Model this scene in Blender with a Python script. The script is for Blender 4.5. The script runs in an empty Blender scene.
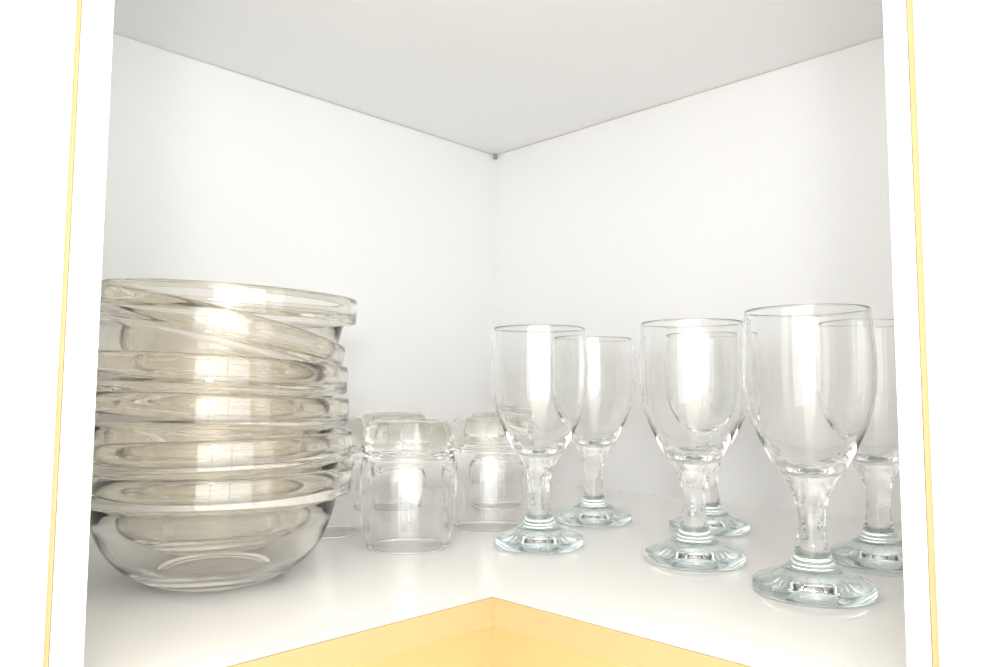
import bpy, bmesh, math
from mathutils import Vector, Matrix

C = bpy.context.scene.collection
S = bpy.context.scene

# World axes: the corner of the two back panels, at shelf height, is the origin.
# x runs out along the left back panel, y along the right one, z is up.
# ------------------------------------------------------------------ camera
CAM = Vector((0.6931, 0.6938, 0.1054))
F_PX, PITCH, YAW, ROLL = 758.76, 0.0795, -0.0069, 0.0047
s = math.sqrt(.5)
fwd = Vector((-s*math.cos(YAW)+s*math.sin(YAW), -s*math.cos(YAW)-s*math.sin(YAW), 0))
rgt = Vector((fwd.y, -fwd.x, 0))
up = Vector((0, 0, 1))
f2 = fwd*math.cos(PITCH)+up*math.sin(PITCH)
u2 = up*math.cos(PITCH)-fwd*math.sin(PITCH)
r3 = rgt*math.cos(ROLL)+u2*math.sin(ROLL)
u3 = u2*math.cos(ROLL)-rgt*math.sin(ROLL)
cd = bpy.data.cameras.new('camera')
cam = bpy.data.objects.new('camera', cd)
C.objects.link(cam)
m = Matrix((r3, u3, -f2)).transposed().to_4x4()
m.translation = CAM
cam.matrix_world = m
cd.sensor_width = 36
cd.lens = F_PX*36/1000
cd.clip_start = 0.01
S.camera = cam

# ------------------------------------------------------------------ world, lights, exposure
w = bpy.data.worlds.new('world')
S.world = w
w.use_nodes = True
w.node_tree.nodes['Background'].inputs[0].default_value = (.85, .92, 1, 1)
w.node_tree.nodes['Background'].inputs[1].default_value = 1.0


def area(name, loc, target, sx, sy, power, color):
    ld = bpy.data.lights.new(name, 'AREA')
    ld.shape = 'RECTANGLE'
    ld.size, ld.size_y = sx, sy
    ld.energy = power
    ld.color = color
    o = bpy.data.objects.new(name, ld)
    C.objects.link(o)
    o.location = loc
    o.rotation_euler = (Vector(target)-Vector(loc)).to_track_quat('-Z', 'Y').to_euler()
    return o


area('room_fill_light', (3.46, 1.9, -.22), (0, 1.9, -.22), 3.0, 2.4, 68, (.86, .90, 1))  # added unseen cool light, nearly wall-sized for an even fill in the cabinet
area('room_fill_light', (1.9, 3.46, -.22), (1.9, 0, -.22), 3.0, 2.4, 80, (.79, .89, 1))  # its added twin on the other far side, slightly stronger and bluer
area('overhead_fill_light', (1.9, 1.9, 1.03), (1.9, 1.9, -1), 2.4, 2.4, 26, (1, .94, .84))  # added unseen warm panel overhead, brightens the shelf
area('flash', (.775, .775, .150), (.2, .2, .25), .05, .035, .42, (.98, .98, 1)).data.spread = math.radians(100)

S.view_settings.view_transform = 'Standard'
S.view_settings.look = 'None'
S.view_settings.gamma = 1
S.view_settings.use_curve_mapping = False
S.view_settings.exposure = -0.02
S.cycles.use_denoising = True
S.cycles.max_bounces = 64
S.cycles.diffuse_bounces = 8
S.cycles.glossy_bounces = 16
S.cycles.transmission_bounces = 64
S.cycles.transparent_max_bounces = 16
S.cycles.sample_clamp_indirect = 6
S.cycles.caustics_reflective = True
S.cycles.caustics_refractive = True
S.cycles.blur_glossy = 0.6


# ------------------------------------------------------------------ materials
def mat(name, col, rough=.5, spec=.5, noise=0.0, scale=8.0, bump=0.0, **kw):
    ma = bpy.data.materials.new(name)
    ma.use_nodes = True
    nt = ma.node_tree
    b = nt.nodes['Principled BSDF']
    b.inputs['Base Color'].default_value = (*col, 1)
    b.inputs['Roughness'].default_value = rough
    b.inputs['Specular IOR Level'].default_value = spec
    for k, v in kw.items():
        b.inputs[k.replace('_', ' ')].default_value = v
    if noise or bump:
        tc = nt.nodes.new('ShaderNodeTexCoord')
        n = nt.nodes.new('ShaderNodeTexNoise')
        n.inputs['Scale'].default_value = scale
        n.inputs['Detail'].default_value = 4
        nt.links.new(tc.outputs['Object'], n.inputs['Vector'])
        if noise:
            mx = nt.nodes.new('ShaderNodeMix')
            mx.data_type = 'RGBA'
            mx.inputs[6].default_value = (*[c*(1-noise) for c in col], 1)
            mx.inputs[7].default_value = (*[min(1, c*(1+noise)) for c in col], 1)
            nt.links.new(n.outputs['Fac'], mx.inputs[0])
            nt.links.new(mx.outputs[2], b.inputs['Base Color'])
        if bump:
            bp = nt.nodes.new('ShaderNodeBump')
            bp.inputs['Strength'].default_value = bump
            bp.inputs['Distance'].default_value = .001
            nt.links.new(n.outputs['Fac'], bp.inputs['Height'])
            nt.links.new(bp.outputs[0], b.inputs['Normal'])
    return ma


def glass(name, col, ior=1.5):
    ma = bpy.data.materials.new(name)
    ma.use_nodes = True
    b = ma.node_tree.nodes['Principled BSDF']
    b.inputs['Base Color'].default_value = (*col, 1)
    b.inputs['Roughness'].default_value = 0
    b.inputs['IOR'].default_value = ior
    b.inputs['Transmission Weight'].default_value = 1
    return ma


LAM = mat('white_laminate', (.92, .915, .905), .3, .4, noise=.012, scale=3)
SHELF = mat('glossy_shelf_laminate', (.92, .905, .88), .16, .5, noise=.012, scale=3)
FRONT = mat('white_front_lacquer', (.88, .88, .87), .35, .4, noise=.006, scale=4)
BEECH = mat('beech_edging', (.40, .295, .140), .45, .4, noise=.05, scale=25)
YWALL = mat('yellow_wall_paint', (.60, .455, .22), .7, .2, noise=.02, scale=6, bump=.1)
PAINT = mat('cream_wall_paint', (.80, .78, .74), .8, .2, noise=.02, scale=5, bump=.1)
CEIL = mat('white_ceiling_paint', (.85, .85, .83), .8, .2, noise=.01, scale=5)
WOOD = mat('wood_floor', (.72, .64, .54), .4, .4, noise=.1, scale=9)
METAL = mat('steel_pin', (.45, .45, .46), .35, .5, noise=.05, scale=60, Metallic=1.0)
GBOWL = glass('bowl_glass', (.991, .978, .948))
GRIM = glass('bowl_rim_glass', (.974, .954, .905))  # stronger tint stands in for dark reflections along the rim
GGOB = glass('goblet_glass', (.992, .995, .992), 1.46)
GFOOT = glass('goblet_foot_glass', (.76, .845, .84))
GBASE = glass('tumbler_base_glass', (.935, .925, .870))
GTUM = glass('tumbler_glass', (.994, .995, .990), 1.46)


# ------------------------------------------------------------------ builders
def empty(name, loc=(0, 0, 0), label=None, cat=None, group=None):
    o = bpy.data.objects.new(name, None)
    C.objects.link(o)
    o.location = loc
    o.empty_display_size = .02
    if label:
        o['label'] = label
    if cat:
        o['category'] = cat
    if group:
        o['group'] = group
    return o


def box(name, lo, hi, ma, parent=None, bevel=.0004, label=None):
    lo, hi = Vector(lo), Vector(hi)
    c = (lo+hi)/2
    off = parent.matrix_basis.translation.copy() if parent else Vector()
    bm = bmesh.new()
    bmesh.ops.create_cube(bm, size=1)
    for v in bm.verts:
        v.co = Vector((v.co.x*(hi.x-lo.x), v.co.y*(hi.y-lo.y), v.co.z*(hi.z-lo.z)))
    if bevel:
        bmesh.ops.bevel(bm, geom=list(bm.edges), offset=bevel, segments=2, affect='EDGES', profile=.5)
    me = bpy.data.meshes.new(name)
    bm.to_mesh(me)
    bm.free()
    me.materials.append(ma)
    o = bpy.data.objects.new(name, me)
    C.objects.link(o)
    o.location = c-off
    if parent:
        o.parent = parent
    if label:
        o['label'] = label
    return o


def prism(name, pts, z0, z1, ma, parent=None, bevel=0):
    off = parent.matrix_basis.translation.copy() if parent else Vector()
    bm = bmesh.new()
    a = [bm.verts.new(Vector((x, y, z0))-off) for x, y in pts]
    b = [bm.verts.new(Vector((x, y, z1))-off) for x, y in pts]
    bm.faces.new(a)
    bm.faces.new(b)
    n = len(pts)
    for i in range(n):
        bm.faces.new((a[i], a[(i+1) % n], b[(i+1) % n], b[i]))
    bmesh.ops.recalc_face_normals(bm, faces=list(bm.faces))
    if bevel:
        bmesh.ops.bevel(bm, geom=list(bm.edges), offset=bevel, segments=2, affect='EDGES')
    me = bpy.data.meshes.new(name)
    bm.to_mesh(me)
    bm.free()
    me.materials.append(ma)
    o = bpy.data.objects.new(name, me)
    C.objects.link(o)
    if parent:
        o.parent = parent
    return o


def smooth(pts, n=6):
    """Catmull-Rom (centripetal) through the control points; 'c' as third value keeps a corner."""
    out = []
    P = [Vector((p[0], p[1])) for p in pts]
    k = len(P)
    for i in range(k-1):
        p1, p2 = P[i], P[i+1]
        p0 = P[i-1] if i > 0 and len(pts[i]) < 3 else p1*2-p2
        p3 = P[i+2] if i+2 < k and len(pts[i+1]) < 3 else p2*2-p1
        t0 = 0
        t1 = t0+max((p1-p0).length, 1e-6)**.5
        t2 = t1+max((p2-p1).length, 1e-6)**.5
        t3 = t2+max((p3-p2).length, 1e-6)**.5
        for j in range(n):
            t = t1+(t2-t1)*j/n
            a1 = p0*((t1-t)/(t1-t0))+p1*((t-t0)/(t1-t0))
            a2 = p1*((t2-t)/(t2-t1))+p2*((t-t1)/(t2-t1))
            a3 = p2*((t3-t)/(t3-t2))+p3*((t-t2)/(t3-t2))
            b1 = a1*((t2-t)/(t2-t0))+a2*((t-t0)/(t2-t0))
            b2 = a2*((t3-t)/(t3-t1))+a3*((t-t1)/(t3-t1))
            q = b1*((t2-t)/(t2-t1))+b2*((t-t1)/(t2-t1))
            out.append((max(q.x, 0), q.y))
    out.append(tuple(P[-1]))
    return out


SEG = 160


def lathe_parts(profile, cuts, names, ma):
    """One closed profile (bottom axis -> outside -> rim -> inside axis), split by index
    ranges into part meshes that meet without inner caps. Analytic smooth normals."""
    N = len(profile)
    nor = []
    for i in range(N):
        a = Vector(profile[max(i-1, 0)])
        b = Vector(profile[min(i+1, N-1)])
        t = (b-a).normalized()
        nn = Vector((t.y, -t.x))
        if profile[i][0] < 1e-6:
            nn = Vector((0, -1 if i == 0 else 1))
        nor.append(nn)
    meshes = []
    for name, ranges in zip(names, cuts):
        verts, faces, vn = [], [], []
        for (i0, i1) in ranges:
            rings = []
            for i in range(i0, i1+1):
                r, z = profile[i]
                if r < 1e-6:
                    rings.append([len(verts)])
                    verts.append((0, 0, z))
                    vn.append((0, 0, nor[i].y))
                else:
                    ring = []
                    for k in range(SEG):
                        an = 2*math.pi*k/SEG
                        ring.append(len(verts))
                        verts.append((r*math.cos(an), r*math.sin(an), z))
                        vn.append((nor[i].x*math.cos(an), nor[i].x*math.sin(an), nor[i].y))
                    rings.append(ring)
            for A, B in zip(rings[:-1], rings[1:]):
                for k in range(SEG):
                    k2 = (k+1) % SEG
                    if len(A) == 1 and len(B) == 1:
                        continue
                    if len(A) == 1:
                        faces.append((A[0], B[k2], B[k]))
                    elif len(B) == 1:
                        faces.append((A[k], A[k2], B[0]))
                    else:
                        faces.append((A[k], A[k2], B[k2], B[k]))
        me = bpy.data.meshes.new(name)
        me.from_pydata(verts, [], faces)
        me.materials.append(ma)
        me.update()
        me.shade_smooth()
        me.normals_split_custom_set_from_vertices(vn)
        meshes.append(me)
    return meshes


def lathe_thing(name, label, cat, group, meshes, names, loc, rot=None):
    root = empty(name, loc, label, cat, group)
    if rot is not None:
        root.rotation_euler = rot
    for me, n in zip(meshes, names):
        o = bpy.data.objects.new(n, me)
        C.objects.link(o)
        o.parent = root
    return root


def copy_tree(o):
    c = o.copy()
    C.objects.link(c)
    for ch in list(o.children):
        d = ch.copy()
        C.objects.link(d)
        d.parent = c
    return c


def nearest(profile, r, z):
    return min(range(len(profile)), key=lambda i: (profile[i][0]-r)**2+(profile[i][1]-z)**2)


# ------------------------------------------------------------------ the room
XR = 3.5
ZF, ZC = -1.5, 1.1


def structure(name, lo, hi, ma):
    o = box(name, lo, hi, ma, None, 0)
    o['kind'] = 'structure'
    return o


structure('wall_left', (-.1, -.1, ZF), (XR, -.010, ZC), PAINT)
structure('wall_right', (-.1, -.010, ZF), (-.010, XR, ZC), PAINT)
structure('trim_1', (-.010, -.010, -.62), (1.4, -.0052, -.016), YWALL)
structure('trim_2', (-.010, -.0052, -.62), (-.0052, 1.4, -.016), YWALL)
structure('floor', (-.1, -.1, ZF-.1), (XR+.1, XR+.1, ZF), WOOD)
structure('ceiling', (-.1, -.1, ZC), (XR+.1, XR+.1, ZC+.1), CEIL)
structure('wall_back', (XR, -.1, ZF), (XR+.1, XR+.1, ZC), PAINT)
structure('wall_front', (-.1, XR, ZF), (XR, XR+.1, ZC), PAINT)



def fill_frame(name, along_x):
    """Frame and mullions added around the unseen area light before one of the far walls."""
    bm = bmesh.new()

    def bar(u0, u1, z0, z1):
        r = bmesh.ops.create_cube(bm, size=1)
        for v in r['verts']:
            u = u0 if v.co.x < 0 else u1
            d = 3.415 if v.co.y < 0 else 3.455
            z = z0 if v.co.z < 0 else z1
            v.co = Vector((u, d, z)) if along_x else Vector((d, u, z))
    z0, z1 = -1.45, 1.00
    for u in (.37, 1.37, 2.37, 3.36):  # uprights added to split the area light's reflected highlights
        bar(u, u+.05, z0, z1)
    for z in (z0, z1-.05):
        bar(.37, 3.41, z, z+.05)
    bmesh.ops.recalc_face_normals(bm, faces=list(bm.faces))
    me = bpy.data.meshes.new(name)
    bm.to_mesh(me)
    bm.free()
    me.materials.append(FRONT)
    o = bpy.data.objects.new(name, me)
    C.objects.link(o)
    o['kind'] = 'structure'


fill_frame('fill_frame_1', False)
fill_frame('fill_frame_2', True)

# ------------------------------------------------------------------ the corner cabinet
E = .4079          # front plane of the cabinet arms
AL, BR = .6030, .6062
H = .42
TS = .0140         # shelf thickness
PT_L, PT_R = .0105, .0078
cab = empty('corner_cabinet', (0, 0, -TS), 'white L-shaped corner wall cabinet standing open with glassware on its shelf', 'cabinet')
zt = H+.016
box('back_panel', (-.005, -.005, -TS), (AL+PT_L, 0, H-.0012), LAM, cab, 0)
box('back_panel', (-.005, 0, -TS), (0, BR+PT_R, H-.0012), LAM, cab, 0)
box('side_panel', (AL, 0, -TS), (AL+PT_L, E, zt), FRONT, cab, .0006)
box('side_panel', (0, BR, -TS), (E, BR+PT_R, zt), FRONT, cab, .0006)
L = [(.0, .0), (AL, 0), (AL, E), (E, E), (E, BR), (0, BR)]
prism('top_panel', L, H, zt, LAM, cab)
e2 = E-.0010
L2 = [(.0, .0), (AL, 0), (AL, e2), (e2, e2), (e2, BR), (0, BR)]
sh = prism('shelf', L2, -TS, 0, SHELF, cab)
eb = prism('edge_band', [(e2, e2), (AL, e2), (AL, E), (E, E), (E, BR), (e2, BR)], -TS, 0, BEECH, None)
eb.parent = sh
eb.location = -cab.location
eb['label'] = 'pale yellow edge strip along the shelf front'
# the little steel pin in the top of the corner
bm = bmesh.new()
bmesh.ops.create_cone(bm, cap_ends=True, segments=24, radius1=.0030, radius2=.0022, depth=.007)
bmesh.ops.bevel(bm, geom=[e for e in bm.edges if len(e.link_faces) == 2 and e.calc_face_angle() > .8], offset=.0006, segments=2, affect='EDGES')
me = bpy.data.meshes.new('shelf_pin')
bm.to_mesh(me)
bm.free()
me.materials.append(METAL)
pin = bpy.data.objects.new('shelf_pin', me)
C.objects.link(pin)
pin.parent = cab
pin.location = Vector((.0042, .0042, H-.0036))-cab.location
pin['label'] = 'small grey pin in the top corner'

# neighbouring wall cabinets either side
GAP_L, GAP_R = .0020, .0024
xl = AL+PT_L
yr = BR+PT_R
nb = empty('wall_cabinet', (xl+.2, .2, -TS), 'white wall cabinet with closed door at the left of the corner cabinet', 'cabinet')
box('body', (xl+.0002, 0, -TS), (xl+.45, E-.016, zt), BEECH, nb, 0, 'beech coloured cabinet body')
dr = box('door', (xl+GAP_L, E-.015, -TS-.02), (xl+.45, E+.001, zt), FRONT, nb, .0006)
strip = box('edge_strip', (xl+.0003, E-.0145, -TS-.02), (xl+GAP_L, E+.0002, zt), BEECH, None, .0002, 'beech edging along the door side')
strip.parent = dr
strip.location = strip.location-nb.location-dr.location
nb = empty('wall_cabinet', (.2, yr+.2, -TS), 'white wall cabinet with closed door at the right of the corner cabinet', 'cabinet')
box('body', (0, yr+.0002, -TS), (E-.016, yr+.45, zt), BEECH, nb, 0, 'beech coloured cabinet body')
dr = box('door', (E-.015, yr+GAP_R, -TS-.02), (E+.001, yr+.45, zt), FRONT, nb, .0006)
strip = box('edge_strip', (E-.0145, yr+.0003, -TS-.02), (E+.0002, yr+GAP_R, zt), BEECH, None, .0002, 'beech edging along the door side')
strip.parent = dr
strip.location = strip.location-nb.location-dr.location

# ------------------------------------------------------------------ glass bowls
bp = smooth([(0, .0008), (.026, .0008), (.0325, 0), (.0352, .0006), (.0400, .0028), (.0468, .0068), (.0538, .0130), (.0600, .0215),
             (.0648, .0330), (.0670, .0420), (.0679, .0455), (.0692, .0466, 'c'), (.0738, .0466), (.0755, .0480), (.0757, .0520),
             (.0757, .0600), (.0751, .0627), (.0738, .0633), (.0725, .0627), (.0720, .0600), (.0717, .0520), (.0672, .0460), (.0646, .0405),
             (.0616, .0315), (.0563, .0210), (.0495, .0130), (.0425, .0085), (.0350, .0062), (.0260, .0054), (0, .0052)], 6)
i1 = nearest(bp, .0679, .0455)
i2 = nearest(bp, .0672, .0460)
bnames = ['bowl_body', 'rim_band']
bmesh_parts = lathe_parts(bp, [[(0, i1), (i2, len(bp)-1)], [(i1, i2)]], bnames, GBOWL)
bmesh_parts[1].materials[0] = GRIM
BC = Vector((.49368, .26440, 0))
WR = Vector((-.90698, .42118, 0)).normalized()
AX = Vector((0, 0, 1)).cross(WR)          # horizontal, across the stack
AWAY = (BC-Vector((CAM.x, CAM.y, 0))).normalized()
RIMH = .0633
bowls = [  # rim-centre height, tilt (right side up, degrees), tilt towards the viewer, shift right, shift back, label
    (.0635, 0.0, 0, .0030, 0, 'clear glass bowl at the very bottom of the stack, flat on the shelf'),
    (.0821, 1.50, 0, .0032, 0, 'clear glass bowl second from the bottom, its rim lifted slightly on the right'),
    (.1048, -1.7, 0, .0012, 0, 'clear glass bowl third from the bottom, above the widest gap on the left'),
    (.1242, -2.4, 0, .0002, 0, 'clear glass bowl fourth from the bottom, directly under the steeply tilted bowl'),
    (.1482, -12.35, -.2, .0003, 0, 'clear glass bowl second from the top, tilted steeply down to the right'),
    (.1650, -1.8, 3.5, .0088, .0010, 'topmost clear glass bowl, its rim reaching furthest right and highest'),
]
GB = 'stacked glass bowls'
proto = None
for k, (z, tilt, fwt, off, back, lab) in enumerate(bowls):
    if proto is None:
        o = proto = lathe_thing('glass_bowl', lab, 'bowl', GB, bmesh_parts, bnames, (0, 0, 0))
    else:
        o = copy_tree(proto)
        o['label'] = lab
    size = .95 if k == 5 else 1.0           # the top bowl is a touch smaller and sits inside the one below
    # rotate in the plane of WR and up, about the rim centre
    q = Matrix.Rotation(math.radians(fwt), 4, WR) @ Matrix.Rotation(math.radians(-tilt), 4, AX)
    c = BC+WR*off+AWAY*back+Vector((0, 0, z))
    o.location = c+q.to_3x3() @ Vector((0, 0, -RIMH*size))
    o.scale = (size, size, size)
    o.rotation_euler = q.to_euler()

# ------------------------------------------------------------------ goblets
gp = smooth([(0, .0030), (.012, .0026), (.0240, .0010), (.0288, 0), (.0303, .0006), (.0310, .0022), (.0310, .0048), (.0302, .0066), (.0280, .0078),
             (.0225, .0098), (.0165, .0125), (.0125, .0155), (.0105, .0180), (.0092, .0215), (.0078, .0270), (.0071, .0340),
             (.0072, .0410), (.0082, .0480), (.0102, .0540), (.0128, .0590), (.0170, .0655), (.0222, .0745), (.0272, .0850), (.0312, .0960),
             (.0335, .1070), (.0344, .1180), (.0342, .1300), (.0333, .1420), (.0327, .1500), (.0326, .1523), (.0322, .1530), (.0318, .1523),
             (.0318, .1500), (.0323, .1420), (.0331, .1300), (.0332, .1180), (.0322, .1070), (.0298, .0960), (.0255, .0855), (.0200, .0765),
             (.0140, .0695), (.0080, .0658), (.0040, .0650), (0, .0648)], 5)
gp = [(r, z*.992) for r, z in gp]
j1 = nearest(gp, .0105, .0180)
j2 = nearest(gp, .0102, .0540)
gnames = ['foot', 'stem', 'goblet_bowl']
gmesh = lathe_parts(gp, [[(0, j1)], [(j1, j2)], [(j2, len(gp)-1)]], gnames, GGOB)
gmesh[0].materials[0] = GFOOT
goblets = [
    (.2894, .3349, 'clear stemmed goblet furthest left, beside the upturned tumblers'),
    (.1811, .2997, 'clear stemmed goblet behind and just right of the leftmost goblet'),
    (.2548, .4367, 'clear stemmed goblet in the middle, front one of the overlapping pair'),
    (.1472, .3864, 'clear stemmed goblet hidden behind the middle front goblet, only its foot clear'),
    (.2791, .5219, 'largest looking clear stemmed goblet, nearest the camera at front right'),
    (.1722, .5205, 'clear stemmed goblet furthest right, partly cut off by the white cabinet side'),
]
GG = 'stemmed goblets on the shelf'
proto = None
for k, (x, y, lab) in enumerate(goblets):
    if proto is None:
        o = proto = lathe_thing('stemmed_goblet', lab, 'glass', GG, gmesh, gnames, (x, y, .0002))
    else:
        o = copy_tree(proto)
        o.location = (x, y, .0002)
        o['label'] = lab
    o.rotation_euler = (0, 0, k*1.1)

# ------------------------------------------------------------------ upturned tumblers
tp = smooth([(.0273, 0), (.0282, .0008), (.0288, .0040), (.0312, .0150), (.0330, .0290), (.0337, .0430), (.0334, .0540),
             (.0322, .0610), (.0306, .0650), (.0302, .0668), (.0308, .0690), (.0304, .0760), (.0292, .0830), (.0275, .0862), (.0255, .0866),
             (.0230, .0856), (.0120, .0846), (0, .0844)], 6)
ti = smooth([(0, .0690), (.0120, .0684), (.0220, .0660), (.0280, .0605), (.0308, .0530), (.0319, .0430), (.0313, .0290), (.0297, .0150),
             (.0274, .0040), (.0266, .0008), (.0273, 0)], 6)
# closed profile from the inner axis point, down inside, round the lip, up outside to the base
full = ti[:-1]+tp
# orient like the others (bottom axis -> outside -> inside): already outward for this order
k1 = nearest(full[len(ti)-1:], .0302, .0668)+len(ti)-1
k0 = nearest(full[:len(ti)-1], .0220, .0660)
tnames = ['tumbler_body', 'tumbler_base']
tmesh = lathe_parts(full, [[(k0, k1)], [(0, k0), (k1, len(full)-1)]], tnames, GTUM)
tmesh[1].materials[0] = GBASE
tumblers = [
    (.3568, .2738, 'clear glass tumbler upside down, foremost of them, beside the stacked bowls'),
    (.2644, .2599, 'clear glass tumbler upside down, just left of the leftmost goblet'),
    (.2483, .1150, 'clear glass tumbler upside down, directly behind the foremost tumbler'),
    (.3709, .1877, 'clear glass tumbler upside down, half hidden behind the stacked bowls'),
    (.1650, .1754, 'clear glass tumbler upside down, rearmost one nearest the cabinet corner'),
]
GT = 'upturned glass tumblers'
proto = None
for k, (x, y, lab) in enumerate(tumblers):
    if proto is None:
        o = proto = lathe_thing('glass_tumbler', lab, 'glass', GT, tmesh, tnames, (x, y, .0002))
    else:
        o = copy_tree(proto)
        o.location = (x, y, .0002)
        o['label'] = lab
    o.rotation_euler = (0, 0, k*.7)
